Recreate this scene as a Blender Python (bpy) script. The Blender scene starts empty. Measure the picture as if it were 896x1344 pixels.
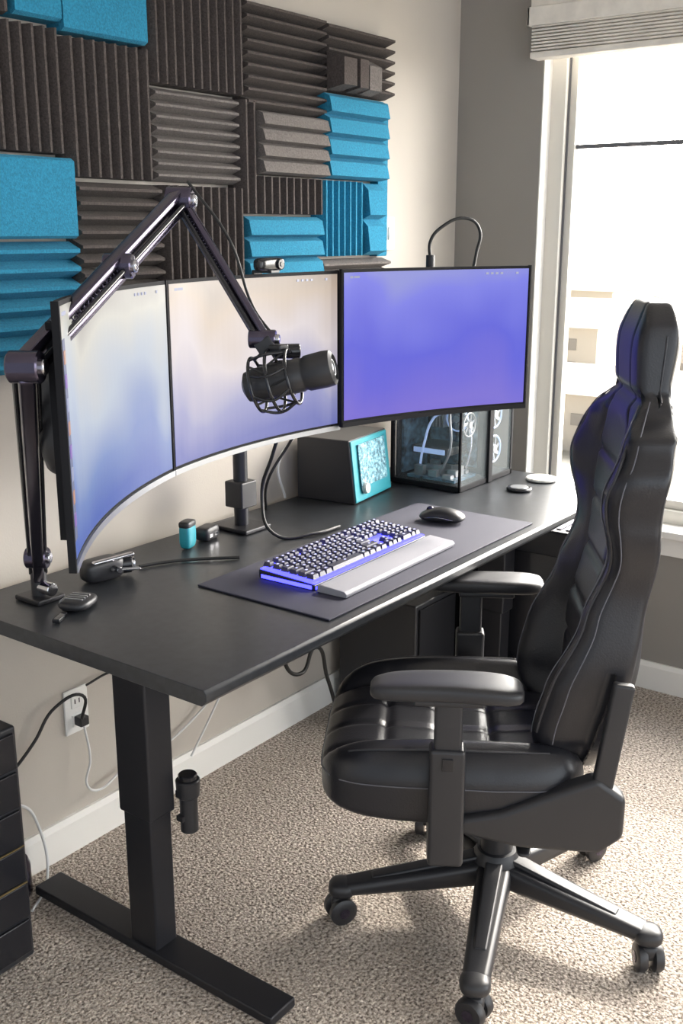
import bpy, bmesh, math, random
from mathutils import Vector, Matrix, Euler
random.seed(7)
S=bpy.context.scene
try:
    S.view_settings.view_transform='Standard'
except Exception: pass

# ---------------------------------------------------------------- materials
def new_mat(name):
    m=bpy.data.materials.new(name); m.use_nodes=True
    return m, m.node_tree.nodes, m.node_tree.links, m.node_tree.nodes['Principled BSDF']
def mat(name,col,rough=.5,metal=0.,emis=None,estr=0.,noise=0.,nscale=40.,bump=0.,bscale=200.,bdist=.002,coat=0.,trans=0.,alpha=1.,spec=.5):
    m,N,L,b=new_mat(name)
    b.inputs['Base Color'].default_value=(*col,1)
    b.inputs['Roughness'].default_value=rough
    b.inputs['Metallic'].default_value=metal
    b.inputs['Coat Weight'].default_value=coat
    b.inputs['Transmission Weight'].default_value=trans
    b.inputs['Alpha'].default_value=alpha
    b.inputs['Specular IOR Level'].default_value=spec
    if emis:
        b.inputs['Emission Color'].default_value=(*emis,1); b.inputs['Emission Strength'].default_value=estr
    tc=N.new('ShaderNodeTexCoord')
    if noise>0:
        n=N.new('ShaderNodeTexNoise'); n.inputs['Scale'].default_value=nscale; n.inputs['Detail'].default_value=4
        r=N.new('ShaderNodeValToRGB')
        r.color_ramp.elements[0].position=.3; r.color_ramp.elements[1].position=.7
        r.color_ramp.elements[0].color=(*[c*(1-noise) for c in col],1)
        r.color_ramp.elements[1].color=(*[min(1,c*(1+noise)) for c in col],1)
        L.new(tc.outputs['Object'],n.inputs['Vector']); L.new(n.outputs['Fac'],r.inputs['Fac']); L.new(r.outputs['Color'],b.inputs['Base Color'])
    if bump>0:
        n=N.new('ShaderNodeTexNoise'); n.inputs['Scale'].default_value=bscale; n.inputs['Detail'].default_value=3
        bp=N.new('ShaderNodeBump'); bp.inputs['Strength'].default_value=bump; bp.inputs['Distance'].default_value=bdist
        L.new(tc.outputs['Object'],n.inputs['Vector']); L.new(n.outputs['Fac'],bp.inputs['Height']); L.new(bp.outputs['Normal'],b.inputs['Normal'])
    return m

M={}
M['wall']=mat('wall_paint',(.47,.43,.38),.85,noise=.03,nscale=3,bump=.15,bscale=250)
M['wall2']=mat('wall_paint_shaded',(.27,.25,.23),.85,noise=.03,nscale=3,bump=.15,bscale=250)  # left wall's paint darkened; backlit shade of the window wall is in the colour
M['trim']=mat('trim_white',(.80,.78,.74),.45)
M['ceil']=mat('ceiling_paint',(.8,.78,.75),.9,bump=.2,bscale=80)
M['black']=mat('black_plastic',(.020,.020,.023),.40,bump=.08,bscale=400)
M['bezel']=mat('matte_black_bezel',(.012,.012,.014),.7,spec=.12)
M['blackg']=mat('black_gloss',(.014,.014,.017),.18)
M['blackm']=mat('black_powder_steel',(.020,.020,.024),.40,metal=.3,bump=.1,bscale=600)
M['desk']=mat('desk_laminate',(.022,.024,.028),.33,noise=.25,nscale=60,bump=.12,bscale=500,bdist=.001)
M['mat']=mat('cloth_deskmat',(.034,.034,.055),.75,bump=.3,bscale=900,bdist=.001)
M['leather']=mat('black_leather',(.015,.015,.019),.31,bump=.35,bscale=260,bdist=.0012)
M['leather2']=mat('black_leather_piping',(.03,.03,.035),.35,bump=.3,bscale=500,bdist=.0015)
M['stitch']=mat('grey_stitch',(.13,.13,.15),.7)
M['foamd']=mat('charcoal_foam',(.062,.050,.046),.95,noise=.35,nscale=220,bump=.5,bscale=350,bdist=.003)
M['foamg']=mat('grey_foam',(.13,.115,.108),.95,noise=.3,nscale=220,bump=.5,bscale=350,bdist=.003)
M['foamt']=mat('teal_foam',(.012,.185,.31),.95,noise=.22,nscale=220,bump=.5,bscale=350,bdist=.003)
M['chrome']=mat('polished_metal',(.55,.55,.58),.18,metal=1)
M['armm']=mat('dark_gunmetal',(.085,.075,.11),.20,metal=.9)
M['silver']=mat('silver_bezel',(.30,.31,.33),.35,metal=.8)
M['wht']=mat('white_plastic',(.78,.77,.74),.4)
M['cablew']=mat('white_cable',(.65,.65,.64),.5)
M['cableb']=mat('black_cable',(.012,.012,.012),.5)
M['teal']=mat('teal_plastic',(.025,.28,.34),.35)
M['key']=mat('keycap',(.030,.030,.060),.35)
M['keyleg']=mat('key_legend_glow',(.6,.6,1),.4,emis=(.45,.48,1.),estr=1.2)
M['glowb']=mat('keyboard_backlight',(.03,.03,.6),.4,emis=(.045,.045,1.),estr=6.)
M['pad']=mat('wrist_pad',(.24,.24,.27),.6,bump=.2,bscale=600)
M['glass']=mat('tinted_acrylic',(.75,.85,.88),.03,alpha=.05)
M['fan']=mat('fan_plastic',(.30,.32,.36),.3,alpha=.6)
M['pcb']=mat('circuit_board',(.04,.09,.14),.4,noise=.95,nscale=45)
M['coaster']=mat('coaster_ceramic',(.62,.60,.56),.35,noise=.25,nscale=70)
M['blind']=mat('blind_slat',(.72,.68,.62),.5,noise=.1,nscale=20)
M['vinyl']=mat('vinyl_frame',(.66,.63,.57),.4)
M['mull']=mat('dark_muntin',(.12,.12,.13),.5)
M['led']=mat('fan_led',(.3,.4,.6),.4,emis=(.35,.50,.85),estr=.45)
M['menubar']=mat('screen_menu_icons',(.02,.02,.03),.4,emis=(.30,.32,.45),estr=1)
M['dock']=mat('screen_dock',(.02,.02,.03),.4,emis=(.10,.12,.22),estr=1)
M['dock_o']=mat('screen_dock_icon_orange',(.02,.02,.03),.4,emis=(.45,.22,.12),estr=1)
M['dock_p']=mat('screen_dock_icon_purple',(.02,.02,.03),.4,emis=(.22,.10,.40),estr=1)

# carpet
m,N,L,b=new_mat('carpet_loop'); M['carpet']=m
tc=N.new('ShaderNodeTexCoord')
v=N.new('ShaderNodeTexVoronoi'); v.inputs['Scale'].default_value=150
n2=N.new('ShaderNodeTexNoise'); n2.inputs['Scale'].default_value=135; n2.inputs['Detail'].default_value=5; n2.inputs['Roughness'].default_value=.65
n3=N.new('ShaderNodeTexNoise'); n3.inputs['Scale'].default_value=5
r=N.new('ShaderNodeValToRGB'); e=r.color_ramp.elements
e[0].position=.37; e[0].color=(.11,.083,.065,1); e[1].position=.61; e[1].color=(.74,.655,.57,1)
k=e.new(.47); k.color=(.41,.345,.29,1)
L.new(tc.outputs['Object'],v.inputs['Vector']);L.new(tc.outputs['Object'],n2.inputs['Vector']);L.new(tc.outputs['Object'],n3.inputs['Vector'])
L.new(n2.outputs['Fac'],r.inputs['Fac'])
mx=N.new('ShaderNodeMix'); mx.data_type='RGBA'; mx.blend_type='MULTIPLY'; mx.inputs[0].default_value=.4
r3=N.new('ShaderNodeValToRGB'); r3.color_ramp.elements[0].color=(.75,.75,.75,1); r3.color_ramp.elements[1].color=(1,1,1,1)
L.new(n3.outputs['Fac'],r3.inputs['Fac']); L.new(r.outputs['Color'],mx.inputs[6]); L.new(r3.outputs['Color'],mx.inputs[7]); L.new(mx.outputs[2],b.inputs['Base Color'])
ad=N.new('ShaderNodeMath'); ad.operation='SUBTRACT'; L.new(n2.outputs['Fac'],ad.inputs[0]); L.new(v.outputs['Distance'],ad.inputs[1])
bp=N.new('ShaderNodeBump'); bp.inputs['Strength'].default_value=.8; bp.inputs['Distance'].default_value=.008
L.new(ad.outputs[0],bp.inputs['Height']); L.new(bp.outputs['Normal'],b.inputs['Normal']); b.inputs['Roughness'].default_value=1

def screen_mat(name,stops,strength=1.):
    """wallpaper with reflections painted in: blurred vertical gradient on the panel's own generated coords"""
    m,N,L,b=new_mat(name)
    tc=N.new('ShaderNodeTexCoord'); sp=N.new('ShaderNodeSeparateXYZ'); L.new(tc.outputs['Generated'],sp.inputs[0])
    n=N.new('ShaderNodeTexNoise'); n.inputs['Scale'].default_value=1.8; n.inputs['Detail'].default_value=1
    L.new(tc.outputs['Generated'],n.inputs['Vector'])
    a=N.new('ShaderNodeMath'); a.operation='MULTIPLY_ADD'; a.inputs[1].default_value=.6; L.new(n.outputs['Fac'],a.inputs[0]); L.new(sp.outputs['Z'],a.inputs[2])
    s=N.new('ShaderNodeMath'); s.operation='SUBTRACT'; s.inputs[1].default_value=.30; L.new(a.outputs[0],s.inputs[0])
    r=N.new('ShaderNodeValToRGB'); els=r.color_ramp.elements
    els[0].position=stops[0][0]; els[0].color=(*stops[0][1],1); els[1].position=stops[-1][0]; els[1].color=(*stops[-1][1],1)
    for p_,c_ in stops[1:-1]:
        q=els.new(p_); q.color=(*c_,1)
    L.new(s.outputs[0],r.inputs['Fac'])
    out=r.outputs['Color']
    b.inputs['Base Color'].default_value=(.01,.01,.012,1); b.inputs['Roughness'].default_value=.35; b.inputs['Specular IOR Level'].default_value=.3
    L.new(out,b.inputs['Emission Color']); b.inputs['Emission Strength'].default_value=strength
    return m
M['scrL']=screen_mat('screen_left',[(.0,(.04,.10,.42)),(.28,(.13,.21,.48)),(.58,(.42,.48,.55)),(.85,(.55,.54,.47)),(1,(.34,.32,.28))])  # whitish window glare brightened into the wallpaper colours
M['scrM']=screen_mat('screen_mid',[(.0,(.12,.14,.44)),(.3,(.26,.27,.50)),(.6,(.58,.52,.54)),(.85,(.50,.40,.32)),(1,(.38,.31,.26))])
M['scrR']=screen_mat('screen_right',[(.0,(.17,.13,.62)),(.5,(.085,.09,.66)),(.85,(.17,.18,.74)),(1,(.25,.27,.66))])

# ---------------------------------------------------------------- mesh helpers
def root(name,loc=(0,0,0),rz=0.):
    o=bpy.data.objects.new(name,None); o.empty_display_size=.05
    bpy.context.collection.objects.link(o); o.location=loc; o.rotation_euler=(0,0,rz); return o
def fin(name,me,m,par=None,smooth=False,bevel=0.,seg=2):
    o=bpy.data.objects.new(name,me); bpy.context.collection.objects.link(o)
    if m is not None: me.materials.append(M[m] if isinstance(m,str) else m)
    if par is not None: o.parent=par
    if smooth:
        for p in me.polygons: p.use_smooth=True
    if bevel>0:
        b=o.modifiers.new('bev','BEVEL'); b.width=bevel; b.segments=seg; b.limit_method='ANGLE'; b.angle_limit=math.radians(40)
        for p in me.polygons: p.use_smooth=True
        w=o.modifiers.new('wn','WEIGHTED_NORMAL'); w.keep_sharp=True
    return o
def boxes(name,lst,m,par=None,bevel=0.,seg=2):
    """lst of (x0,x1,y0,y1,z0,z1)"""
    me=bpy.data.meshes.new(name); vs=[];fs=[]
    for (x0,x1,y0,y1,z0,z1) in lst:
        i=len(vs)
        vs+= [(x0,y0,z0),(x1,y0,z0),(x1,y1,z0),(x0,y1,z0),(x0,y0,z1),(x1,y0,z1),(x1,y1,z1),(x0,y1,z1)]
        fs+= [(i,i+3,i+2,i+1),(i+4,i+5,i+6,i+7),(i,i+1,i+5,i+4),(i+1,i+2,i+6,i+5),(i+2,i+3,i+7,i+6),(i+3,i,i+4,i+7)]
    me.from_pydata(vs,[],fs); me.update()
    return fin(name,me,m,par,bevel=bevel,seg=seg)
def prism(name,poly,axis,a0,a1,m,par=None,bevel=0.,smooth=False):
    """poly list of 2D points; extruded along axis ('x','y','z')"""
    def mk(p,a):
        if axis=='x': return (a,p[0],p[1])
        if axis=='y': return (p[0],a,p[1])
        return (p[0],p[1],a)
    n=len(poly); vs=[mk(p,a0) for p in poly]+[mk(p,a1) for p in poly]
    fs=[tuple(range(n)),tuple(range(2*n-1,n-1,-1))]+[(i,i+n,(i+1)%n+n,(i+1)%n) for i in range(n)]
    me=bpy.data.meshes.new(name); me.from_pydata(vs,[],fs); 
    bm=bmesh.new(); bm.from_mesh(me); bmesh.ops.recalc_face_normals(bm,faces=bm.faces); bm.to_mesh(me); bm.free()
    return fin(name,me,m,par,bevel=bevel,smooth=smooth)
def lathe(name,prof,m,par=None,loc=(0,0,0),axis=(0,0,1),seg=32,smooth=True):
    """prof list of (r,z)"""
    vs=[];fs=[]
    for (r_,z_) in prof:
        for i in range(seg):
            a=2*math.pi*i/seg; vs.append((max(r_,1e-5)*math.cos(a),max(r_,1e-5)*math.sin(a),z_))
    for j in range(len(prof)-1):
        for i in range(seg):
            fs.append((j*seg+i,j*seg+(i+1)%seg,(j+1)*seg+(i+1)%seg,(j+1)*seg+i))
    fs.append(tuple(range(seg-1,-1,-1))); fs.append(tuple((len(prof)-1)*seg+i for i in range(seg)))
    me=bpy.data.meshes.new(name); me.from_pydata(vs,[],fs)
    q=Vector((0,0,1)).rotation_difference(Vector(axis).normalized())
    me.transform(Matrix.Translation(loc)@q.to_matrix().to_4x4()); me.update()
    o=fin(name,me,m,par,smooth=smooth)
    if smooth:
        es=o.modifiers.new('es','EDGE_SPLIT'); es.split_angle=math.radians(40)
    return o
def ring(name,loc,axis,R,r,m,par=None,seg=32):
    q=Vector((0,0,1)).rotation_difference(Vector(axis).normalized())
    return tube(name,[Vector(loc)+q@Vector((R*math.cos(2*math.pi*i/seg),R*math.sin(2*math.pi*i/seg),0)) for i in range(seg)],r,m,par,cyc=True,smooth=False)
def cyl(name,a,b,r,m,par=None,r2=None,seg=24):
    a=Vector(a);b=Vector(b); d=b-a; l=d.length; c=min(.1*min(r,r2 or r),l*.2)
    r2=r if r2 is None else r2
    return lathe(name,[(r-c,0),(r,c),(r2,l-c),(r2-c,l)],m,par,loc=a,axis=d,seg=seg)
def bar(name,a,b,w,h,m,par=None,w2=None,h2=None,bevel=.003,up=(0,0,1)):
    """tapered rectangular bar from a to b; w = horizontal width, h = thickness"""
    a=Vector(a);b=Vector(b); d=(b-a).normalized(); s=d.cross(Vector(up)); 
    if s.length<1e-4: s=Vector((1,0,0))
    s.normalize(); u=s.cross(d).normalized(); w2=w2 or w; h2=h2 or h
    vs=[]
    for p,ww,hh in ((a,w,h),(b,w2,h2)):
        for sx,sy in ((-1,-1),(1,-1),(1,1),(-1,1)): vs.append(p+s*sx*ww/2+u*sy*hh/2)
    fs=[(0,1,2,3),(7,6,5,4),(0,4,5,1),(1,5,6,2),(2,6,7,3),(3,7,4,0)]
    me=bpy.data.meshes.new(name); me.from_pydata(vs,[],fs)
    bm=bmesh.new(); bm.from_mesh(me); bmesh.ops.recalc_face_normals(bm,faces=bm.faces); bm.to_mesh(me); bm.free()
    return fin(name,me,m,par,bevel=bevel)
def tube(name,pts,r,m,par=None,cyc=False,smooth=True):
    cu=bpy.data.curves.new(name,'CURVE'); cu.dimensions='3D'; cu.bevel_depth=r; cu.bevel_resolution=3; cu.resolution_u=8; cu.use_fill_caps=True
    if smooth:
        sp=cu.splines.new('BEZIER'); sp.bezier_points.add(len(pts)-1)
        for p,bp_ in zip(pts,sp.bezier_points):
            bp_.co=p; bp_.handle_left_type=bp_.handle_right_type='AUTO'
    else:
        sp=cu.splines.new('POLY'); sp.points.add(len(pts)-1)
        for p,q in zip(pts,sp.points): q.co=(*p,1)
    sp.use_cyclic_u=cyc
    tmp=bpy.data.objects.new(name,cu); bpy.context.collection.objects.link(tmp)
    dg=bpy.context.evaluated_depsgraph_get(); me=bpy.data.meshes.new_from_object(tmp.evaluated_get(dg))
    bpy.data.objects.remove(tmp); me.name=name; me.materials.clear()
    return fin(name,me,m,par,smooth=True)
def soft(name,f,m,par=None,n=(16,16,6)):
    """surface of a subdivided cube mapped through f(u,v,w) in [-1,1]^3"""
    nx,ny,nz=n; idx={};vs=[];fs=[]
    def V(i,j,k):
        key=(i,j,k)
        if key not in idx:
            idx[key]=len(vs); vs.append(tuple(f(2*i/nx-1,2*j/ny-1,2*k/nz-1)))
        return idx[key]
    for i in range(nx):
        for j in range(ny):
            fs.append((V(i,j,0),V(i,j+1,0),V(i+1,j+1,0),V(i+1,j,0))); fs.append((V(i,j,nz),V(i+1,j,nz),V(i+1,j+1,nz),V(i,j+1,nz)))
    for i in range(nx):
        for k in range(nz):
            fs.append((V(i,0,k),V(i+1,0,k),V(i+1,0,k+1),V(i,0,k+1))); fs.append((V(i,ny,k),V(i,ny,k+1),V(i+1,ny,k+1),V(i+1,ny,k)))
    for j in range(ny):
        for k in range(nz):
            fs.append((V(0,j,k),V(0,j,k+1),V(0,j+1,k+1),V(0,j+1,k))); fs.append((V(nx,j,k),V(nx,j+1,k),V(nx,j+1,k+1),V(nx,j,k+1)))
    me=bpy.data.meshes.new(name); me.from_pydata(vs,[],fs)
    bm=bmesh.new(); bm.from_mesh(me); bmesh.ops.recalc_face_normals(bm,faces=bm.faces); bm.to_mesh(me); bm.free()
    return fin(name,me,m,par,smooth=True)
def roundmap(u,v,w,p=5.):
    """cube -> superellipsoid-like rounded box in [-1,1]^3"""
    l=(abs(u)**p+abs(v)**p+abs(w)**p)**(1/p); mxx=max(abs(u),abs(v),abs(w),1e-6)
    k=mxx/l
    return u*k,v*k,w*k
def rbox(name,c,h,m,par=None,p=5.,n=(10,10,6),rz=0.):
    def f(u,v,w):
        a,b_,d=roundmap(u,v,w,p); x,y=a*h[0],b_*h[1]
        return (c[0]+x*math.cos(rz)-y*math.sin(rz),c[1]+x*math.sin(rz)+y*math.cos(rz),c[2]+d*h[2])
    return soft(name,f,m,par,n)

# ---------------------------------------------------------------- room
X1=3.27; Y1=1.93; ZC=2.55; X0=-1.2; Y0=-2.6
boxes('floor',[(X0,X1+.14,Y0,Y1+.12,-.06,0)],'carpet')
boxes('ceiling',[(X0,X1+.14,Y0,Y1+.12,ZC,ZC+.08)],'ceil')
boxes('wall_left',[(X0,X1,Y1,Y1+.12,0,ZC)],'wall')
WY0,WY1,WZ0,WZ1=-.35,1.62,.56,2.22
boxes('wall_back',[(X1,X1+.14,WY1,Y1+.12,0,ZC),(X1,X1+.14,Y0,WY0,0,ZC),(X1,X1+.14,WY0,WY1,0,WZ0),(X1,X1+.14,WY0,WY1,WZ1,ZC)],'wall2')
prism('baseboard_left',[(Y1,0),(Y1,.095),(Y1-.008,.095),(Y1-.014,.08),(Y1-.016,0)],'x',X0,X1-.016,'trim')
prism('baseboard_back',[(X1,0),(X1,.095),(X1-.008,.095),(X1-.014,.08),(X1-.016,0)],'y',Y0,Y1,'trim')
# window
w=root('window_1',(X1,0,0))
fx0,fx1=.055,.12
boxes('jamb_liner',[(.0,fx0,WY1-.004,WY1,WZ0,WZ1),(.0,fx0,WY0,WY1,WZ1-.004,WZ1)],'trim',w)
boxes('frame',[(fx0,fx1,WY1-.055,WY1,WZ0,WZ1),(fx0,fx1,WY0,WY0+.055,WZ0,WZ1),(fx0,fx1,WY0,WY1,WZ0,WZ0+.05),(fx0,fx1,WY0,WY1,WZ1-.05,WZ1),
   (fx0+.01,fx1-.01,.30,.35,WZ0,WZ1)],'vinyl',w,bevel=.004)
boxes('sash',[(fx0+.02,fx1-.01,WY1-.085,WY1-.055,WZ0+.05,WZ1-.05),(fx0+.02,fx1-.01,.35,.38,WZ0+.05,WZ1-.05),(fx0+.02,fx1-.01,.38,WY1-.055,WZ0+.05,WZ0+.08)],'vinyl',w,bevel=.003)
boxes('sash_shadow_line',[(fx0+.016,fx0+.022,WY1-.062,WY1-.054,WZ0+.05,WZ1-.05)],'mull',w)  # dark strip standing in for the shadow line along the left frame
boxes('meeting_rail',[(fx0+.03,fx1-.02,WY0+.05,WY1-.085,1.755,1.768)],'mull',w)
boxes('sill',[(-.045,.06,WY0-.04,WY1+.03,WZ0-.02,WZ0+.005)],'trim',w,bevel=.004)
boxes('apron',[(-.014,0,WY0-.02,WY1+.01,WZ0-.085,WZ0-.02)],'trim',w,bevel=.003)
# blind
bl=root('window_blind',(X1,0,0))
boxes('headrail',[(-.07,-.005,WY0-.05,WY1+.02,2.135,2.19)],'blind',bl,bevel=.004)
boxes('valance',[(-.085,-.07,WY0-.05,WY1+.025,2.110,2.165),(-.085,-.0,WY1+.012,WY1+.025,2.110,2.165)],'blind',bl,bevel=.004)
boxes('slat_stack',[(-.066,-.012,WY0-.04,WY1+.015,2.040+i*.0095,2.046+i*.0095) for i in range(9)],'blind',bl,bevel=.001)
boxes('bottom_rail',[(-.068,-.010,WY0-.04,WY1+.018,2.018,2.037)],'blind',bl,bevel=.004)

# outside
M['lawn']=mat('pale_dry_ground',(.40,.37,.31),.9,noise=.3,nscale=.25)
M['house']=mat('house_siding',(.60,.54,.47),.8)
M['roof']=mat('roof_shingle',(.34,.31,.28),.9)
M['tree']=mat('tree_foliage',(.20,.22,.13),.9,noise=.4,nscale=3)
GZ=-8.
boxes('ground_outside',[(X1+3,400,-200,250,GZ-.1,GZ)],'lawn')
def house(x,y,wd,dp,ht,rz):
    r_=root('neighbor_building',(x,y,GZ),rz)
    boxes('siding',[(0,dp,-wd/2,wd/2,0,ht)],'house',r_)
    prism('roof_gable',[(-.5,ht),(dp+.5,ht),(dp/2,ht+dp*.2)],'y',-wd/2-.4,wd/2+.4,'roof',r_)
    boxes('glazing',[(-.05,0,-wd*.4+i*wd*.2,-wd*.4+i*wd*.2+wd*.1,ht*f0,ht*(f0+.2)) for i in range(5) for f0 in ((.6,.2) if ht>3.5 else (.45,))],'roof',r_)
for (x,y,wd,dp,ht,rz) in [(62,33,13,8,3.6,.1),(60,15,11,8,3.2,-.1),(95,48,18,10,4,.0),(100,22,16,10,4,.1),(43,18.5,7,5,2.6,0),(105,0,16,10,4,0),(38,8,8,5,2.4,.1)]: house(x,y,wd,dp,ht,rz)
for x,y,h_ in [(78,43,5),(82,31,4.4),(76,22,4.6),(84,10,5),(50,26,3.2),(80,52,4)]:
    t=root('distant_tree',(x,y,GZ)); cyl('trunk',(0,0,0),(0,0,h_*.5),.2,'roof',t)
    for q in range(5):
        a=q*1.26; rbox('crown_%d'%q,(math.cos(a)*h_*.18,math.sin(a)*h_*.2,h_*(.55+.07*q)),(h_*.24,h_*.26,h_*.2),'tree',t,p=2.2,n=(6,6,6))
fr_=root('fence_outside',(30,14,GZ)); boxes('rails',[(0,.1,-6,6,.6,.7),(0,.1,-6,6,1.3,1.4)]+[(0,.1,-6+i*.6,-5.9+i*.6,0,1.4) for i in range(21)],'roof',fr_)

# ---------------------------------------------------------------- acoustic foam
fo=root('acoustic_foam_panels',(0,Y1-.002,0))
def ridge_panel(name,x0,x1,z0,z1,kind,m,base=.020,dep=.036,pitch=.03,off=0.):
    g=.002; x0+=g;x1-=g;z0+=g;z1-=g
    if kind in('v','h'):
        L_=(x1-x0) if kind=='v' else (z1-z0); n=max(1,round(L_/pitch)); pr=[(0,0)]
        for i in range(n):
            a=i/n*L_; w_=L_/n
            pr+= [(a+.0*w_,base),(a+.40*w_,base+dep),(a+.60*w_,base+dep)]
        pr+=[(L_,base),(L_,0)]
    elif kind=='s': # broad stepped wedge
        L_=z1-z0; n=max(1,round(L_/pitch)); pr=[(0,0)]
        for i in range(n):
            a=i/n*L_; w_=L_/n
            pr+=[(a,base+dep*.2),(a+.12*w_,base+dep),(a+.80*w_,base+dep*.75),(a+.98*w_,base+dep*.2)]
        pr+=[(L_,0)]
    else:
        L_=z1-z0; pr=[(0,0),(0,base+dep*.7),(.006,base+dep),(L_-.006,base+dep),(L_,base+dep*.7),(L_,0)]
    if kind=='v': poly=[(x0+a,-d-off) for a,d in pr]; return prism(name,poly,'z',z0,z1,m,fo)
    poly=[(-d-off,z0+a) for a,d in pr]; return prism(name,poly,'x',x0,x1,m,fo)
pan=[(1.20,1.555,1.655,1.905,'v','foamd',{}),(1.20,1.40,1.915,2.10,'h','foamt',{}),(1.44,1.56,1.915,2.10,'f','foamt',{}),
 (1.40,1.44,1.915,2.10,'v','foamd',{}),
 (1.20,1.56,1.48,1.65,'f','foamt',{'base':.03}),(1.20,1.57,1.20,1.478,'h','foamt',{'pitch':.042}),
 (1.56,1.81,1.61,1.895,'v','foamd',{}),(1.56,1.80,1.90,2.10,'f','foamt',{}),
 (1.81,2.13,1.825,2.10,'v','foamd',{}),(2.135,2.465,1.80,2.06,'h','foamd',{'pitch':.028}),
 (1.82,2.11,1.61,1.822,'h','foamg',{'pitch':.026,'dep':.028}),(2.11,2.175,1.54,1.82,'v','foamd',{}),
 (2.175,2.455,1.64,1.80,'s','foamg',{'pitch':.040,'base':.04}),(2.175,2.455,1.54,1.638,'v','foamd',{}),
 (2.47,2.80,1.875,2.055,'h','foamd',{'pitch':.03}),
 (2.46,2.75,1.64,1.87,'s','foamt',{'pitch':.058,'base':.04,'dep':.035}),(2.75,2.805,1.42,1.87,'f','foamt',{'dep':.01}),
 (2.455,2.66,1.425,1.638,'v','foamt',{'dep':.028}),(2.66,2.75,1.425,1.638,'s','foamt',{'pitch':.1,'base':.03}),
 (1.575,1.825,1.20,1.605,'h','foamd',{}),(1.83,2.12,1.20,1.605,'v','foamd',{}),
 (2.125,2.44,1.37,1.538,'s','foamt',{'pitch':.056,'base':.03}),(2.445,2.79,1.30,1.42,'h','foamg',{}),(2.125,2.44,1.25,1.368,'h','foamd',{})]
for i,(a,b_,c,d,k,mm,kw) in enumerate(pan): ridge_panel('panel_%02d'%(i+1),a,b_,c,d,k,mm,**kw)
prism('wedge_block',[(-.05,1.875),(-.11,1.885),(-.11,1.955),(-.05,1.97)],'x',2.47,2.53,'foamd',fo)
prism('wedge_block_b',[(-.05,1.875),(-.10,1.885),(-.10,1.96),(-.05,1.97)],'x',2.56,2.60,'foamd',fo)
prism('wedge_block_c',[(-.05,1.875),(-.09,1.885),(-.09,1.95),(-.05,1.97)],'x',2.62,2.68,'foamg',fo)
sw=root('wall_switch',(2.845,Y1,1.49)); boxes('plate',[(-.03,.03,-.012,0,-.05,.05)],'wht',sw,bevel=.003); boxes('toggle',[(-.008,.008,-.018,-.011,-.02,.02)],'wht',sw,bevel=.002)

# ---------------------------------------------------------------- desk
DX0,DX1,DY0,DY1,DZ=1.19,3.04,1.168,1.90,.74
d=root('standing_desk',(0,0,0))
prism('desktop',[(DY0+.012,DZ-.032),(DY0,DZ-.02),(DY0,DZ-.006),(DY0+.006,DZ),(DY1,DZ),(DY1,DZ-.032)],'x',DX0,DX1,'desk',d,bevel=.002)
boxes('crossbeam',[(1.34,2.84,1.42,1.47,.66,.708),(1.34,2.84,1.60,1.65,.66,.708)],'blackm',d,bevel=.003)
for i,lx in enumerate((1.335,2.84)):
    boxes('side_bracket_%d'%i,[(lx-.03,lx+.03,1.25,1.83,.695,.708)],'blackm',d,bevel=.002)
    boxes('column_outer_%d'%i,[(lx-.035,lx+.035,1.445,1.54,.33,.70)],'blackm',d,bevel=.005)
    boxes('column_inner_%d'%i,[(lx-.030,lx+.030,1.452,1.533,.018,.36)],'blackm',d,bevel=.005)
    boxes('foot_%d'%i,[(lx-.038,lx+.038,1.13,1.85,.0,.022)],'blackm',d,bevel=.004)
h=root('flashlight_holder',(1.396,1.432,.335))
cyl('barrel',(0,0,-.06),(0,0,.02),.019,'black',h); cyl('head',(0,0,.02),(0,0,.06),.024,'black',h,r2=.026); cyl('cap',(0,0,.06),(0,0,.072),.020,'blackg',h)
boxes('clip',[(-.025,0,-.005,.012,.025,.04),(-.025,0,-.005,.012,-.03,-.018)],'black',h)

boxes('desk_mat',[(1.58,2.48,1.20,1.565,.7405,.7445)],'mat',None,bevel=.0015)
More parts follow.
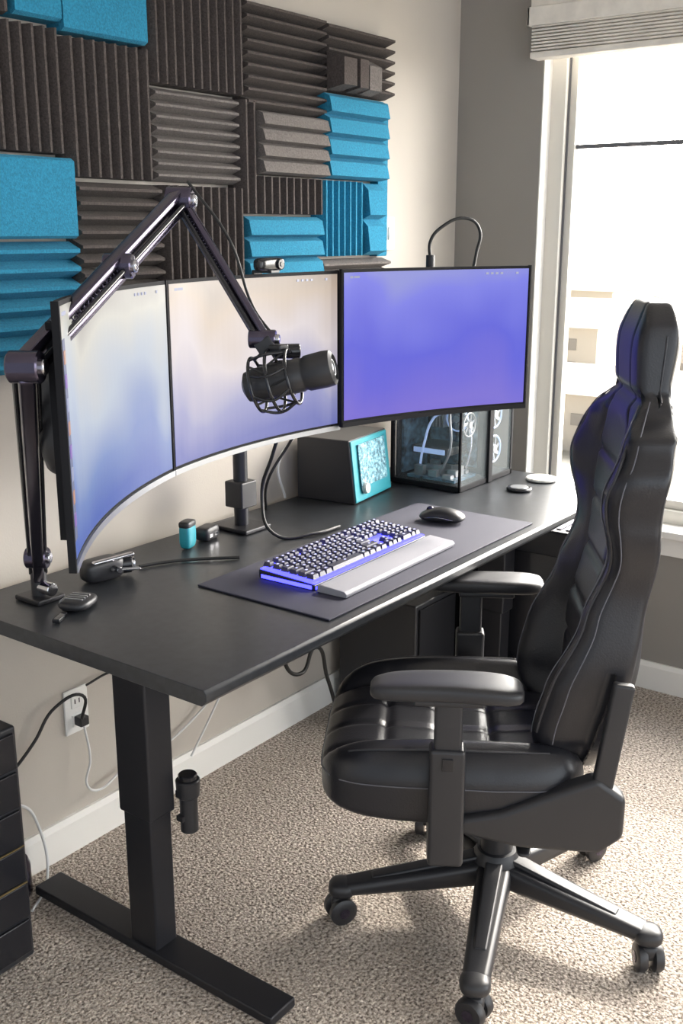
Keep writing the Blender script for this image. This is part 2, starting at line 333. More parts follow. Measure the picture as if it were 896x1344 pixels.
# keyboard
kb=root('mechanical_keyboard',(1.93,1.412,.7455),math.radians(1.5))
prism('case',[(-.078,0),(-.078,.012),(.078,.020),(.078,0)],'x',-.235,.235,'black',kb,bevel=.002)
prism('backlight_plate',[(-.075,.0125),(-.075,.015),(.075,.0225),(.075,.020)],'x',-.232,.232,'glowb',kb)
boxes('underglow',[(-.2365,-.233,-.07,.07,.002,.010),(-.22,.22,.0775,.0795,.002,.008),(-.232,-.02,-.0795,-.0775,.002,.008)],'glowb',kb)
def keys():
    vs=[];fs=[];lv=[];lf=[]
    rows=[[1]*1+[-.5]+[1]*4+[-.4]+[1]*4+[-.4]+[1]*4+[-.3]+[1]*3+[-.3]+[1]*4,
      [1]*13+[2]+[-.3]+[1]*3+[-.3]+[1]*4,[1.5]+[1]*12+[1.5]+[-.3]+[1]*3+[-.3]+[1]*4,
      [1.75]+[1]*11+[2.25]+[-3.6]+[1]*4,[2.25]+[1]*10+[2.75]+[-1.3]+[1]+[-1.3]+[1]*4,
      [1.25]*3+[6.25]+[1.25]*4+[-.3]+[1]*3+[-.3]+[2]+[1]*2]
    for ri,row in enumerate(rows):
        y=.063-ri*.0235-(.003 if ri>0 else 0); x=-.226; tot=sum(abs(k) for k in row); sc=.452/tot
        zb=.017+ .008*(y+.075)/.15
        for k in row:
            wd=abs(k)*sc
            if k>0:
                x0,x1=x+.0013,x+wd-.0013; y0,y1=y-.0101,y+.0101; z0,z1=zb+.002,zb+.0115; t=.0030
                i=len(vs)
                vs+=[(x0,y0,z0),(x1,y0,z0),(x1,y1,z0),(x0,y1,z0),(x0+t,y0+t,z1),(x1-t,y0+t,z1),(x1-t,y1-t*.6,z1+.0006),(x0+t,y1-t*.6,z1+.0006)]
                fs+=[(i+4,i+5,i+6,i+7),(i,i+1,i+5,i+4),(i+1,i+2,i+6,i+5),(i+2,i+3,i+7,i+6),(i+3,i,i+4,i+7)]
                cx=(x0+x1)/2; i=len(lv); zz=z1+.0009
                lv+=[(cx-.0030,y0+.0095,zz),(cx+.0030,y0+.0095,zz),(cx+.0030,y0+.0140,zz),(cx-.0030,y0+.0140,zz)]; lf.append((i,i+1,i+2,i+3))
            x+=wd
    me=bpy.data.meshes.new('keycaps'); me.from_pydata(vs,[],fs); fin('keycaps',me,'key',kb)
    me=bpy.data.meshes.new('legends'); me.from_pydata(lv,[],lf); fin('legends',me,'keyleg',kb)
keys()
wr=root('wrist_rest',(1.93,1.288,.7455),math.radians(1.5))
prism('pad_body',[(-.038,0),(-.040,.008),(-.034,.014),(.030,.018),(.038,.014),(.038,0)],'x',-.235,.235,'pad',wr,bevel=.002)
# mouse
mo=root('computer_mouse',(2.345,1.40,.7448),math.radians(12))
def fm(u,v,w_):
    a,b_,c=roundmap(u,v,w_,2.6)
    x=a*.033*(1-.12*math.cos(b_*3)); y=b_*.062; zt=.040*(1-.35*max(0,b_)**1.5-.25*max(0,-b_)**2)
    return (x,y,(c+1)/2*zt*(1-.18*a*a))
soft('shell',fm,'black',mo,(12,16,8)); lathe('scroll_wheel',[(.004,-.0035),(.0095,-.0025),(.0095,.0025),(.004,.0035)],'blackg',mo,loc=(0,.034,.030),axis=(1,0,0))
tube('side_strip',[(-.031,-.04,.014),(-.033,0,.018),(-.029,.04,.013)],.0012,'chrome',mo)

# ---------------------------------------------------------------- monitors
def monitor(P,Q,scr,sag=.034,ZB=1.043,ZT=1.41,bez='silver',dock=False):
    P=Vector(P);Q=Vector(Q); L_=(Q-P).length; c=(P+Q)/2; ang=math.atan2(Q.y-P.y,Q.x-P.x)
    r_=root('curved_monitor',(c.x,c.y,ZB),ang); H_=ZT-ZB; n=28
    def yc(x): return sag*(1-(2*x/L_)**2)
    def shell(name,x0,x1,z0,z1,ya,yb,m):
        vs=[];fs=[]
        for i in range(n+1):
            x=x0+(x1-x0)*i/n; y=yc(x)
            vs+=[(x,y+ya,z0),(x,y+ya,z1),(x,y+yb,z1),(x,y+yb,z0)]
        for i in range(n):
            a=4*i;b_=a+4
            for k in range(4): fs.append((a+k,a+(k+1)%4,b_+(k+1)%4,b_+k))
        fs+=[(0,3,2,1),(4*n,4*n+1,4*n+2,4*n+3)]
        me=bpy.data.meshes.new(name); me.from_pydata(vs,[],fs)
        bm=bmesh.new(); bm.from_mesh(me); bmesh.ops.recalc_face_normals(bm,faces=bm.faces); bm.to_mesh(me); bm.free()
        return fin(name,me,m,r_,smooth=False)
    hl=L_/2-.002
    shell('housing',-hl,hl,0,H_,.0,.009,'bezel')
    shell('housing_back',-hl+.05,hl-.05,.03,H_-.03,.008,.026,'bezel')
    shell('panel',-hl+.006,hl-.006,.014,H_-.007,-.0012,.002,scr)
    shell('bottom_bezel',-hl,hl,-.002,.009,-.004,.009,bez)
    for k,xx in enumerate((-.9,-.86,-.83,.55,.6,.65,.7,.86)):
        x=xx*hl; boxes('menu_icon_%d'%k,[(x-.004,x+.004,yc(x)-.0022,yc(x)-.0008,H_-.020,H_-.015)],'menubar',r_)
    if dock:
        shell('dock_bar',-hl+.010,-hl+.034,.04,H_-.05,-.0020,-.0010,'dock')
        for k in range(8):
            z=.06+k*.032; shell('dock_icon_%d'%k,-hl+.014,-hl+.030,z,z+.018,-.0028,-.0018,('dock_p','dock_o','menubar')[k%3])
    for sx in(-1,1): boxes('edge_strip_%d'%sx,[(sx*hl-.002,sx*hl+.002,yc(hl)-.002,yc(hl)+.009,-.002,H_+.001)],'bezel',r_)
    rbox('back_hub',(0,sag+.045,H_*.5),(.14,.03,.10),'black',r_,p=4)
    return r_,c,ang
A=(.893,1.118);B=(1.402,1.440);C=(1.985,1.475);C2=(1.975,1.462);D=(2.495,1.245)
mons=[monitor(A,B,'scrL',dock=True),monitor(B,C,'scrM'),monitor(C2,D,'scrR',sag=.026,ZB=1.050,ZT=1.413,bez='bezel')]
ZT=1.41
# monitor arm stand
ms=root('monitor_arm_stand',(1.99,1.80,DZ))
boxes('base_clamp',[(-.05,.05,-.06,.06,0.001,.012)],'blackm',ms,bevel=.003)
cyl('pole',(0,0,.01),(0,0,.53),.019,'blackm',ms); boxes('pole_collar',[(-.03,.03,-.03,.03,.06,.13)],'black',ms,bevel=.004)
def rel(p): return (p[0]-1.99,p[1]-1.80,p[2]-DZ)
for i,(r_,c,ang) in enumerate(mons):
    nrm=Vector((-math.sin(ang),math.cos(ang),0)); hub=Vector((c.x,c.y,1.226))+nrm*.135
    mid=(Vector((1.99,1.80,1.226))+hub)/2+Vector((0,.03,0)) if i!=1 else (Vector((1.99,1.80,1.226))+hub)/2
    bar('arm_a_%d'%i,rel((1.99,1.80,1.226)),rel(mid),.03,.035,'blackm',ms); bar('arm_b_%d'%i,rel(mid),rel(hub),.03,.035,'blackm',ms)
    cyl('joint_%d'%i,rel(mid+Vector((0,0,-.03))),rel(mid+Vector((0,0,.03))),.022,'black',ms)
    cyl('tilt_%d'%i,rel(hub),rel(hub-nrm*.03),.04,'black',ms)

# webcam on middle monitor
cdir=(Vector((*C,0))-Vector((*B,0))).normalized(); cm=Vector((*B,0)).lerp(Vector((*C,0)),.60)
wc=root('webcam',(cm.x,cm.y+.026,ZT+.002),math.atan2(cdir.y,cdir.x))
rbox('body',(0,.0,.018),(.045,.014,.014),'blackg',wc,p=4); cyl('lens',(.018,-.012,.018),(.018,-.019,.018),.011,'blackg',wc); cyl('lens_glass',(.018,-.018,.018),(.018,-.0205,.018),.005,'blackg',wc)
boxes('mount',[(-.015,.015,-.016,.022,0,.006),(-.015,.015,.030,.036,-.04,.006),(-.015,.015,.020,.036,.0,.006)],'black',wc,bevel=.001)

# ---------------------------------------------------------------- boom arm + microphone
J0=Vector((1.32,1.775,.74)); J1=Vector((.872,1.165,1.325)); EL=Vector((1.305,1.300,1.548)); J3=Vector((1.302,1.122,1.33))
ba=root('microphone_boom_arm',J0)
def rb(p): return Vector(p)-J0
boxes('clamp_foot',[(-.035,.035,-.04,.04,0.001,.012)],'blackm',ba,bevel=.003)
cyl('clamp_post',(0,0,.01),(0,0,.07),.017,'black',ba); cyl('swivel_knob',(0,0,.03),(.0,-.045,.03),.014,'chrome',ba)
def double_arm(tag,a,b_,gap,m='armm',wd=.014,hh=.020,spring=True):
    a=Vector(a);b_=Vector(b_); dd=(b_-a).normalized(); s=dd.cross(Vector((0,0,1))).normalized(); u=s.cross(dd)
    for k,sg in enumerate((-1,1)):
        bar('%s_rail_%d'%(tag,k),rb(a+u*sg*gap*.5),rb(b_+u*sg*gap*.5),wd*1.6,hh*.7,m,ba,bevel=.004)
    for k,sg in enumerate((-1,1)):
        cyl('%s_rod_%d'%(tag,k),rb(a+s*sg*wd*1.1),rb(b_+s*sg*wd*1.1),.004,'blackg',ba)
    if spring:
        pts=[];n=90; l=(b_-a).length
        for i in range(n+1):
            t=.12+.5*i/n; an=i*1.5; pts.append(rb(a+dd*l*t+s*math.cos(an)*.008+u*math.sin(an)*.008))
        tube(tag+'_spring',pts,.0016,'armm',ba,smooth=False)
double_arm('lower',J0+Vector((0,0,.06)),J1,.034)
double_arm('middle',J1,EL,.026)
double_arm('upper',EL,J3,.016,wd=.009,hh=.014)
for nm,p,rr in(('joint_shoulder',J1,.022),('joint_elbow',EL,.022),('joint_tip',J3,.015),('joint_mid',J1.lerp(EL,.55),.019),('joint_low',J0.lerp(J1,.12)+Vector((0,0,.05)),.022)):
    s=Vector((.5,-.8,0)).normalized(); cyl(nm,rb(p-s*.022),rb(p+s*.022),rr,'armm',ba); cyl(nm+'_bolt',rb(p+s*.020),rb(p+s*.028),rr*.5,'chrome',ba)
MC=Vector((1.304,1.068,1.272)); md=Vector((.42,-.82,.23)).normalized()
bar('tip_yoke',rb(J3),rb(J3+Vector((.006,-.012,-.02))),.03,.03,'black',ba)
tube('boom_cable',[rb(EL+Vector((.01,-.01,.03))),rb(EL.lerp(J3,.3)+Vector((.03,-.03,.0))),rb(EL.lerp(J3,.6)+Vector((.035,-.02,-.04))),rb(J3+Vector((.04,-.01,-.03))),rb(MC-md*.03+Vector((.02,0,-.03)))],.0025,'cableb',ba)
mic=root('studio_microphone',MC)
lathe('body',[(.012,-.078),(.024,-.072),(.0275,-.058),(.0275,.020),(.026,.023),(.026,.026),(.0285,.030),(.0295,.060),(.028,.072),(.021,.076),(.020,.071),(.006,.071)],'black',mic,axis=md)
ring('end_ring',md*.0725,md,.0125,.0012,'silver',mic)
lathe('end_badge',[(.007,.070),(.0075,.0725),(.003,.073)],'blackg',mic,axis=md)
lathe('trim_ring',[(.0282,.0),(.0288,.002),(.0282,.004)],'armm',mic,axis=md)
q=Vector((0,0,1)).rotation_difference(md)
def lp(x,y,z): return q@Vector((x,y,z))
for k,(zz,rr) in enumerate(((-.055,.044),(.006,.044),(-.025,.050))):
    ring('shock_ring_%d'%k,md*zz,md,rr,.0028,'blackg',mic)
for a in range(8):
    an=a*math.pi/4; tube('shock_rib_%d'%a,[lp(.044*math.cos(an),.044*math.sin(an),-.055),lp(.052*math.cos(an+.2),.052*math.sin(an+.2),-.025),lp(.044*math.cos(an),.044*math.sin(an),.006)],.0024,'blackg',mic)
    an+=.39; tube('elastic_%d'%a,[lp(.044*math.cos(an),.044*math.sin(an),-.055 if a%2 else .006),lp(.028*math.cos(an+.3),.028*math.sin(an+.3),-.03)],.0018,'cableb',mic)
bar('shock_mount_stem',J3+Vector((.004,-.010,-.015))-MC,Vector((0,.01,.045)),.022,.014,'black',mic)
cyl('stem_knob',J3+Vector((.01,-.015,-.02))-MC,J3+Vector((.04,-.045,-.02))-MC,.012,'blackg',mic)

# ---------------------------------------------------------------- desk items
sp=root('desktop_speaker',(2.36,1.70,DZ),math.radians(8))
prism('cabinet',[(0,0),(.0,.01),(.02,.185),(.19,.185),(.19,0)],'x',0,.235,'black',sp,bevel=.004)
prism('front_panel',[(-.004,.004),(-.004,.012),(.015,.180),(.0205,.182),(.002,.006)],'x',.004,.231,'teal',sp,bevel=.002)
m,N,L,b=new_mat('printed_fabric'); M['print']=m
tc=N.new('ShaderNodeTexCoord'); vv=N.new('ShaderNodeTexNoise'); vv.inputs['Scale'].default_value=90; vv.inputs['Detail'].default_value=5; vv.inputs['Roughness'].default_value=.7
rr=N.new('ShaderNodeValToRGB'); ee=rr.color_ramp.elements; ee[0].position=.40; ee[0].color=(.02,.08,.12,1); ee[1].position=.51; ee[1].color=(.12,.34,.42,1)
k=ee.new(.66); k.color=(.45,.66,.72,1)
L.new(tc.outputs['Object'],vv.inputs['Vector']); L.new(vv.outputs['Fac'],rr.inputs['Fac']); L.new(rr.outputs['Color'],b.inputs['Base Color'])
prism('grille_print',[(-.0045,.045),(-.006,.046),(.008,.168),(.012,.168)],'x',.035,.20,'print',sp)
lathe('volume_knob',[(.016,0),(.017,.004),(.014,.012),(.004,.013)],'coaster',sp,loc=(.055,-.004,.04),axis=(0,-1,.1))
# pc case
pc=root('glass_pc_case',(2.66,1.53,DZ))
W_,D_,H_=.33,.25,.29
fr=[(0,W_,0,D_,0.001,.018),(0,W_,0,D_,H_-.012,H_),(0,.008,0,.008,0.001,H_),(0,.012,D_-.012,D_,0.001,H_),(W_-.012,W_,0,.012,0.001,H_),(W_-.012,W_,D_-.012,D_,0.001,H_),(.165,.190,-.006,.02,0.001,H_)]
boxes('frame',fr,'bezel',pc,bevel=.002)
boxes('glass_panels',[(.002,.006,.012,D_-.012,.018,H_-.012),(.012,.165,.002,.006,.018,H_-.012),(.19,W_-.012,.002,.006,.018,H_-.012)],'glass',pc)
boxes('back_tray',[(.01,W_-.01,D_-.02,D_-.014,.018,H_-.012)],'bezel',pc)
boxes('side_tray',[(.19,.195,.03,D_-.02,.018,H_-.012)],'bezel',pc)
boxes('motherboard',[(.184,.189,.05,D_-.03,.04,H_-.03),(.03,.17,D_-.03,D_-.022,.03,H_-.03)],'pcb',pc); boxes('graphics_card',[(.06,.18,.08,D_-.04,.09,.115)],'black',pc,bevel=.003); boxes('graphics_strip',[(.055,.06,.09,D_-.05,.095,.11)],'led',pc)
boxes('ram_sticks',[(.15,.184,.15+i*.012,.156+i*.012,.16,.25) for i in range(4)],'silver',pc)
boxes('lower_board',[(.02,.15,.03,.2,.022,.03)],'pcb',pc); boxes('chips',[(.03+i*.03,.05+i*.03,.05+j*.05,.08+j*.05,.03,.04+.01*((i+j)%3)) for i in range(4) for j in range(3)],'silver',pc)
def fan(tag,c,ax,rs,m='led'):
    c=Vector(c);ax=Vector(ax); q=Vector((0,0,1)).rotation_difference(ax)
    ring(tag+'_ring',c,ax,.042*rs,.003*rs,m,pc); lathe(tag+'_hub',[(.012*rs,-.006),(.015*rs,0),(.012*rs,.006)],'silver',pc,loc=c,axis=ax)
    for k in range(7):
        a=k*2*math.pi/7; bar('%s_blade_%d'%(tag,k),c+q@Vector((.012*math.cos(a),.012*math.sin(a),0))*rs,c+q@Vector((.037*math.cos(a+.35),.037*math.sin(a+.35),0))*rs,.012*rs,.002,'fan',pc,bevel=.0005,up=tuple(ax+q@Vector((.3,0,0))))
fan('fan_a',(.10,.03,.19),(0,-1,0),.85,'silver'); fan('fan_b',(.26,.03,.20),(0,-1,0),1.); fan('fan_c',(.26,.03,.09),(0,-1,0),1.); fan('fan_cpu',(.165,.11,.19),(-1,0,0),.9)
tube('pc_tube',[(.05,.1,.04),(.04,.06,.12),(.05,.07,.22),(.13,.12,.25)],.004,'silver',pc)
tube('pc_tube_b',[(.14,.06,.04),(.15,.05,.14),(.14,.08,.24)],.004,'chrome',pc)
tube('pc_tube_c',[(.06,.18,.04),(.05,.16,.12),(.09,.15,.20),(.15,.14,.21)],.004,'led',pc)
for nm,x,y,rr,mm in(('drink_coaster',2.96,1.41,.048,'coaster'),('charging_puck',2.80,1.405,.038,'blackg')):
    c_=root(nm,(x,y,DZ+.001)); lathe('disc',[(rr-.004,0),(rr,.003),(rr,.007),(rr-.003,.010),(rr-.010,.0105)],mm,c_); lathe('inset',[(rr*.72,.0105),(rr*.7,.0115),(rr*.3,.0115)],'silver' if mm=='blackg' else 'wht',c_)
tc_=root('earbud_case',(1.775,1.785,DZ),.3)
rbox('shell',(0,0,.036),(.024,.015,.035),'teal',tc_,p=4); rbox('lid',(0.0,0,.063),(.0245,.0155,.009),'black',tc_,p=4)
ub=root('usb_hub',(1.86,1.80,DZ),.2); rbox('body',(0,0,.019),(.032,.02,.018),'black',ub,p=5); boxes('ports',[(-.02,-.008,-.021,-.019,.012,.02),(.004,.016,-.021,-.019,.012,.02)],'chrome',ub)
ac=root('action_camera_mount',(1.50,1.765,DZ),math.radians(-8))
rbox('body',(-.015,0,.027),(.05,.026,.026),'black',ac,p=4); cyl('lens_barrel',(.025,0,.027),(.055,-.01,.027),.022,'blackg',ac); cyl('lens_ring',(.053,-.0095,.027),(.060,-.011,.027),.019,'chrome',ac)
bar('clamp_jaw',(-.05,-.02,.050),(.05,-.03,.055),.014,.008,'chrome',ac); cyl('screw',(.0,-.025,.03),(.0,-.05,.03),.007,'chrome',ac); bar('clamp_jaw_b',(-.01,-.03,.03),(.06,-.04,.020),.012,.006,'silver',ac)
ct=root('cable_controller',(1.335,1.67,DZ),.4)
rbox('puck',(0,0,.013),(.042,.034,.012),'black',ct,p=3)
for i in range(4): boxes('stripe_%d'%i,[(-.02+i*.011,-.016+i*.011,-.02,.02,.0235,.026)],'silver',ct)
ud=root('usb_drive',(1.262,1.64,DZ),.5); boxes('body',[(-.02,.012,-.008,.008,0.001,.010)],'blackg',ud,bevel=.002); boxes('plug',[(.012,.026,-.006,.006,.002,.008)],'chrome',ud)
# cables
tube('monitor_cable',[(1.93,1.60,1.06),(1.955,1.66,.96),(1.97,1.71,.84),(1.955,1.66,.757),(2.05,1.60,.747),(2.14,1.59,.746)],.0045,'cableb')
tube('power_cable',[(1.59,1.76,.746),(1.64,1.74,.746),(1.70,1.70,.746),(1.78,1.62,.746)],.004,'cableb')
tube('display_cable',[(2.10,1.66,1.05),(2.13,1.75,.95),(2.10,1.80,.85),(2.16,1.86,.748),(2.2,1.895,.746)],.004,'cableb')
tube('audio_cable',[(2.20,1.70,1.08),(2.26,1.80,.98),(2.24,1.88,.86),(2.28,1.89,.75)],.004,'cablew')
lamp=root('cable_loop',(2.56,1.50,0))
cyl('stem',(-.06,.05,1.30),(-.06,.05,1.435),.012,'black',lamp)
tube('loop',[(-.06,.05,1.42),(-.062,.05,1.47),(-.045,.03,1.505),(.015,-.02,1.530),(.045,-.04,1.50),(.04,-.035,1.44),(.02,-.03,1.36)],.0045,'cableb',lamp)
bar('stem_support',(-.06,.05,1.31),(-.12,.05,1.18),.012,.012,'black',lamp)

# outlet + wires
ol=root('wall_outlet',(1.512,Y1,.365))
boxes('plate',[(-.036,.036,-.006,0,-.058,.058)],'wht',ol,bevel=.003)
boxes('sockets',[(-.017,.017,-.009,-.004,.008,.040),(-.017,.017,-.009,-.004,-.040,-.008)],'wht',ol,bevel=.003)
boxes('plug',[(-.013,.013,-.035,-.009,-.034,-.010)],'black',ol,bevel=.003)
boxes('slots',[(-.008,-.005,-.0095,-.009,.020,.032),(.005,.008,-.0095,-.009,.020,.032)],'black',ol)
tube('outlet_cable_black',[(1.505,1.90,.345),(1.50,1.885,.42),(1.43,1.90,.41),(1.37,1.91,.34),(1.30,1.91,.29),(1.2,1.90,.25)],.004,'cableb')
tube('extension_cable_black',[(1.53,1.905,.43),(1.60,1.90,.44),(1.75,1.905,.40),(1.9,1.90,.42),(2.05,1.905,.5),(2.1,1.9,.66)],.003,'cableb')
tube('outlet_cable_white',[(1.512,1.90,.33),(1.515,1.89,.24),(1.50,1.89,.18),(1.53,1.89,.15),(1.62,1.90,.16),(1.8,1.905,.17),(2.0,1.905,.25),(2.2,1.9,.35),(2.28,1.9,.5),(2.28,1.9,.69)],.003,'cablew')
tube('floor_cable_white',[(1.25,1.80,.004),(1.34,1.86,.01),(1.36,1.90,.12),(1.32,1.91,.2),(1.2,1.9,.2)],.0035,'cablew')
tube('cable_white_drop',[(2.14,1.88,.69),(2.16,1.88,.50),(2.05,1.88,.35),(1.95,1.88,.22),(1.85,1.88,.11)],.003,'cablew')
tube('hanging_cable_black',[(2.12,1.66,.66),(2.12,1.72,.52),(2.18,1.78,.40),(2.16,1.80,.30),(2.24,1.80,.24),(2.30,1.80,.30),(2.36,1.80,.18),(2.42,1.80,.02)],.006,'cableb')

tw=root('computer_tower',(.93,1.665,0))
boxes('case',[(0,.225,0,.25,.012,.545)],'black',tw,bevel=.006)
boxes('front_bays',[(.01,.215,-.008,0,.03+i*.085,.03+i*.085+.078) for i in range(6)],'blackg',tw,bevel=.003)
boxes('accent_lines',[(.01,.215,-.0095,-.007,.195,.198),(.01,.215,-.0095,-.007,.28,.282)],mat('brass_line',(.45,.33,.15),.3,metal=.8),tw)
boxes('feet',[(.02,.06,.02,.05,0,.012),(.17,.21,.02,.05,0,.012),(.02,.06,.2,.23,0,.012),(.17,.21,.2,.23,0,.012)],'black',tw)
cup=root('power_adapter',(1.27,1.88,0)); lathe('body',[(.03,0),(.035,.01),(.035,.08),(.030,.095),(.01,.097)],'armm',cup)
t2=root('gaming_pc_tower',(2.90,1.24,0))
boxes('case',[(-.0,.22,0,.48,.02,.60)],'black',t2,bevel=.008)
boxes('front_mesh',[(.02,.20,-.006,0,.05+i*.022,.05+i*.022+.010) for i in range(24)],'armm',t2)
boxes('side_window',[(-.004,0,.05,.43,.10,.52)],'blackg',t2); boxes('top_vent',[(.03,.19,.05+i*.03,.065+i*.03,.60,.604) for i in range(13)],'armm',t2)
boxes('feet',[(.02,.06,.03,.07,0,.02),(.16,.2,.03,.07,0,.02),(.02,.06,.4,.44,0,.02),(.16,.2,.4,.44,0,.02)],'black',t2)
t3=root('subwoofer',(2.54,1.60,0))
boxes('cabinet',[(0,.24,0,.29,.012,.40)],'black',t3,bevel=.006); boxes('grille_cloth',[(.015,.225,-.008,0,.03,.385)],'bezel',t3,bevel=.003)
boxes('feet',[(.02,.05,.02,.05,0,.012),(.19,.22,.02,.05,0,.012),(.02,.05,.24,.27,0,.012),(.19,.22,.24,.27,0,.012)],'black',t3)

# ---------------------------------------------------------------- gaming chair
ch=root('gaming_chair',(1.873,.955,0),math.radians(32))
for i in range(5):
    a=math.radians(26+72*i); c_,s_=math.cos(a),math.sin(a)
    bar('spoke_%d'%i,(.03*c_,.03*s_,.122),(.345*c_,.345*s_,.085),.078,.056,'black',ch,w2=.054,h2=.030,bevel=.013)
    bar('spoke_rib_%d'%i,(.03*c_,.03*s_,.156),(.28*c_,.28*s_,.108),.040,.014,'black',ch,w2=.028,h2=.010,bevel=.005)
    rbox('spoke_tip_%d'%i,(.345*c_,.345*s_,.083),(.031,.031,.019),'black',ch,p=2.6)
    cyl('caster_stem_%d'%i,(.35*c_,.35*s_,.045),(.35*c_,.35*s_,.085),.008,'chrome',ch)
    ca=a+1.0+i*.9; t_=Vector((math.cos(ca),math.sin(ca),0)); P_=Vector((.35*c_,.35*s_,.031))
    for k,sg in enumerate((-1,1)):
        lathe('caster_wheel_%d_%d'%(i,k),[(.010,-.011),(.027,-.011),(.031,-.005),(.031,.007),(.025,.011),(.008,.011)],'black',ch,loc=P_+t_*sg*.017,axis=t_)
        lathe('caster_hub_%d_%d'%(i,k),[(.008,.0),(.012,.001),(.006,.002)],'armm',ch,loc=P_+t_*sg*.0285,axis=t_*sg)
    rbox('caster_hood_%d'%i,P_+Vector((0,0,.016)),(.020,.020,.018),'black',ch,p=3)
lathe('hub',[(.046,.088),(.056,.10),(.056,.150),(.044,.170),(.034,.172)],'black',ch)
lathe('gas_lift_cover',[(.036,.165),(.036,.235),(.030,.237),(.030,.29),(.025,.292),(.025,.345)],'black',ch)
boxes('tilt_mechanism',[(-.09,.09,-.14,.13,.325,.362),(-.20,.20,-.10,-.06,.345,.372),(-.20,.20,.05,.09,.345,.372)],'black',ch,bevel=.005)
rbox('tilt_knob',(0,.20,.325),(.026,.035,.026),'black',ch,p=2.5)
tube('height_lever',[(.05,.0,.335),(.16,.0,.325),(.24,.01,.32)],.006,'blackm',ch); 
tube('tilt_lever',[(-.05,-.03,.335),(-.16,-.03,.32),(-.23,-.03,.325)],.006,'blackm',ch); rbox('lever_paddle',(-.245,-.03,.325),(.028,.014,.006),'black',ch,p=3)
def sst(x):
    x=max(0,min(1,x)); return x*x*(3-2*x)
# seat
def seatf(u,v,w_):
    a,b_,c=roundmap(u,v,w_,5.5)
    fw=1.0-.10*max(0,b_)**3
    x=a*.265*fw; y=.112+b_*.268
    bolster=sst((abs(a)-.56)/.22)*(1-.35*sst((abs(a)-.85)/.15))
    if c>0:
        top=.078+.046*bolster*(1-.6*max(0,b_)**2)-.012*math.exp(-(b_+.1)**2*3)*(1-bolster)
        for s0 in(-.30,.10,.50): top-=.007*math.exp(-((b_-s0)/.035)**2)*(1-bolster)
        for s0 in(-.19,.19): top-=.005*math.exp(-((a-s0)/.03)**2)*(1-bolster)
        top-=.010*math.exp(-((abs(a)-.58)/.035)**2)
        top-= .03*max(0,b_-.6)**2*4
        z=.415+c*top
    else: z=.415+c*(.050-.012*max(0,b_)**2)
    return (x,y,z)
soft('seat_cushion',seatf,'leather',ch,(72,72,12))
for sx in(-1,1):
    tube('seat_stitch_%d'%sx,[Vector(seatf(sx,-.8+i*.17,.42))+Vector((sx*.001,0,0)) for i in range(11)],.0012,'stitch',ch)
    tube('seat_bolster_piping_%d'%sx,[Vector(seatf(sx*.985,-.8+i*.17,1))+Vector((sx*.001,0,0.001)) for i in range(11)],.0022,'leather2',ch)
tube('seat_front_seam',[Vector(seatf(-.95+i*.19,1,.42))+Vector((0,.001,0)) for i in range(11)],.0012,'stitch',ch)
# back
def prof(t,pts):
    for (a,va),(b_,vb) in zip(pts,pts[1:]):
        if t<=b_:
            k=(t-a)/(b_-a); k=max(0,min(1,k)); k=k*k*(3-2*k); return va+(vb-va)*k
    return pts[-1][1]
HW=[(.44,.18),(.55,.222),(.70,.232),(.84,.222),(.98,.255),(1.07,.268),(1.135,.240),(1.18,.160),(1.21,.128),(1.33,.128),(1.37,.108)]
WG=[(.44,.07),(.55,.095),(.64,.090),(.78,.040),(.90,.015),(1.04,.045),(1.12,.025),(1.18,.0),(1.37,.0)]
YC=[(.44,-.165),(.7,-.205),(.95,-.225),(1.2,-.245),(1.37,-.253)]
TB=[(.44,.045),(.6,.055),(1.0,.046),(1.15,.044),(1.2,.038),(1.3,.047),(1.37,.036)]
def backf(u,v,w_):
    a,b_,c=roundmap(u,v,w_,7.)
    z=.907+c*.465
    hw=prof(z,HW); yc=prof(z,YC); wg=prof(z,WG); th=prof(z,TB)
    x=a*hw
    wing=sst((abs(a)-.52)/.30)
    if b_>0:
        y=yc+b_*(th+wg*wing)
        y-=.012*math.exp(-((abs(a)-.52)/.04)**2)*b_*(1 if z<1.17 else .3)
        if abs(a)<.5 and z<1.1:
            for s0 in(.66,.76,.86,.96,1.06): y-=.008*math.exp(-((z-s0)/.008)**2)
            y+=.015*math.exp(-((z-.70)/.10)**2)
        if z>1.1: y-=.012*math.exp(-((z-1.195)/.012)**2)
    else:
        y=yc+b_*th*(1-.25*a*a)+wg*wing*.25
    return (x,y,z)
soft('backrest',backf,'leather',ch,(60,14,120))
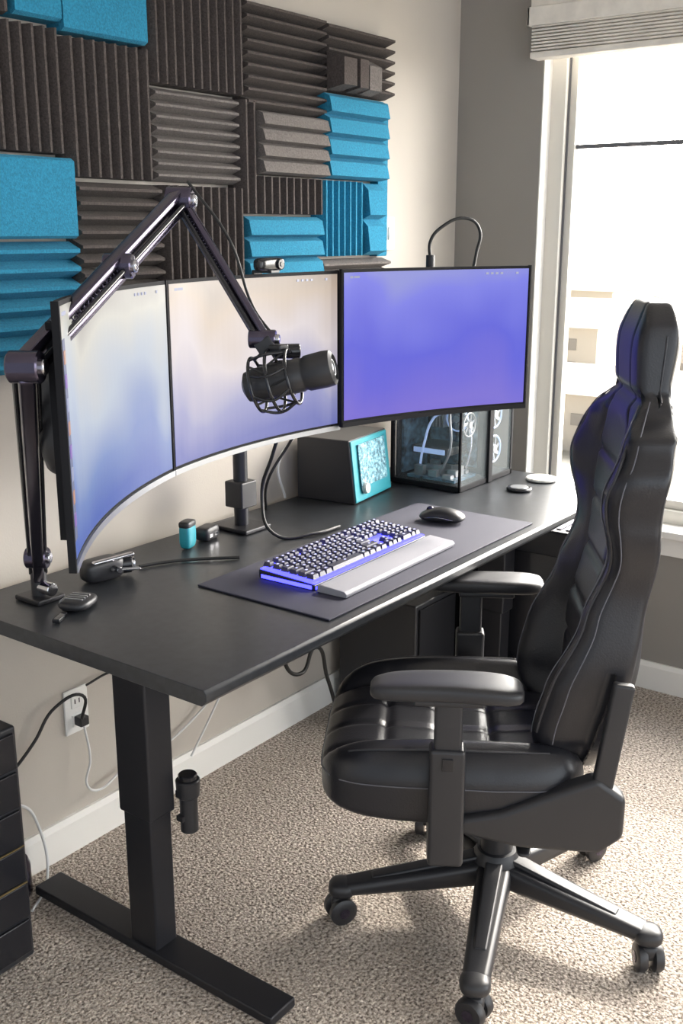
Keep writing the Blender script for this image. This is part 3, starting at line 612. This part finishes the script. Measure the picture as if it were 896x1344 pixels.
for sx in(-1,1):
    tube('wing_piping_%d'%sx,[backf(sx,1,-.86+i*.105) for i in range(15)],.0035,'leather2',ch)
    tube('wing_stitch_%d'%sx,[Vector(backf(sx*1.0,.70,-.84+i*.105))+Vector((sx*.001,0,0)) for i in range(15)],.0012,'stitch',ch)
    tube('wing_front_stitch_%d'%sx,[Vector(backf(sx*.86,1,-.84+i*.105))+Vector((0,.001,0)) for i in range(15)],.0012,'stitch',ch)
    tube('headrest_seam_%d'%sx,[Vector(backf(sx*1.0,-.2,.62+i*.045))+Vector((sx*.0005,0,0)) for i in range(8)],.0018,'leather2',ch)
    prism('hinge_cover_%d'%sx,[(-.215,.375),(-.215,.46),(-.16,.50),(-.09,.47),(.02,.42),(.10,.405),(.10,.370),(-.02,.345),(-.17,.34)],'x',sx*.235,sx*.282,'black',ch,bevel=.012)
    bar('recline_bracket_%d'%sx,(sx*.264,-.165,.44),(sx*.264,-.198,.69),.022,.040,'black',ch,bevel=.006,up=(0,1,0))
    ay=.13 if sx<0 else .03; ax=sx*.300; py=.125 if sx<0 else .06
    def padf(u,v,w_,ax=ax,ay=ay,sx=sx):
        a,b_,c=roundmap(u,v,w_,4.5); return (ax+a*.047*(1-.12*b_)+sx*.008*b_*b_,ay+b_*.140,.690+c*.017-.004*b_*b_)
    soft('armrest_pad_%d'%sx,padf,'black',ch,(12,20,6))
    boxes('armrest_plate_%d'%sx,[(ax-.03,ax+.03,ay-.07,ay+.06,.660,.674)],'black',ch,bevel=.004)
    boxes('armrest_post_%d'%sx,[(ax-.017,ax+.017,py-.026,py+.026,.46,.668)],'black',ch,bevel=.006)
    boxes('armrest_sleeve_%d'%sx,[(ax-.024,ax+.024,py-.034,py+.034,.325,.57)],'black',ch,bevel=.008)
    boxes('armrest_button_%d'%sx,[(ax+sx*.022,ax+sx*.028,py-.010,py+.010,.53,.555)] if sx>0 else [(ax-.028,ax-.022,py-.010,py+.010,.53,.555)],'blackg',ch,bevel=.001)
    boxes('armrest_bracket_%d'%sx,[(min(ax,sx*.08),max(ax,sx*.08),py-.035,py+.035,.330,.352)],'black',ch,bevel=.004)

# ---------------------------------------------------------------- world + lights
# sky brightness by direction: very bright daylight beyond the window (+x), fill light added at the open side (-y) for the left wall, dimmer interior behind (-x)
W=bpy.data.worlds.new('World'); S.world=W; W.use_nodes=True; N=W.node_tree.nodes; L=W.node_tree.links
bg=N['Background']; tc=N.new('ShaderNodeTexCoord'); spx=N.new('ShaderNodeSeparateXYZ'); L.new(tc.outputs['Generated'],spx.inputs[0])
def mrange(src,f0,f1,t0,t1):
    mr=N.new('ShaderNodeMapRange'); mr.interpolation_type='SMOOTHSTEP'
    for nme,vv_ in(('From Min',f0),('From Max',f1),('To Min',t0),('To Max',t1)): mr.inputs[nme].default_value=vv_
    L.new(src,mr.inputs['Value']); return mr.outputs['Result']
r1=mrange(spx.outputs['X'],.1,.8,.75,27.); r2=mrange(spx.outputs['Y'],-.3,-.95,0.,1.8)
ad=N.new('ShaderNodeMath'); ad.operation='ADD'; L.new(r1,ad.inputs[0]); L.new(r2,ad.inputs[1]); L.new(ad.outputs[0],bg.inputs['Strength'])
fx=mrange(spx.outputs['X'],0.,.7,0.,1.); mc=N.new('ShaderNodeMix'); mc.data_type='RGBA'; L.new(fx,mc.inputs[0])
mc.inputs[6].default_value=(.86,.93,1,1); mc.inputs[7].default_value=(1,.96,.90,1); L.new(mc.outputs[2],bg.inputs['Color'])
sun=bpy.data.lights.new('sun','SUN'); sun.energy=4.; sun.angle=math.radians(3); sun.color=(1,.93,.82)
so=bpy.data.objects.new('sun',sun); bpy.context.collection.objects.link(so)
dirv=Vector((-.80,.10,-.62)); so.rotation_euler=dirv.to_track_quat('-Z','Y').to_euler()

# ---------------------------------------------------------------- camera
cam=bpy.data.cameras.new('camera'); co=bpy.data.objects.new('camera',cam); bpy.context.collection.objects.link(co)
cam.sensor_fit='VERTICAL'; cam.sensor_height=36; cam.lens=1380/1344*36; cam.clip_start=.02; cam.clip_end=600
co.location=(0,0,1.5); co.rotation_euler=(math.radians(90)-math.atan(370/1380),0,math.radians(36.5-90))
S.camera=co
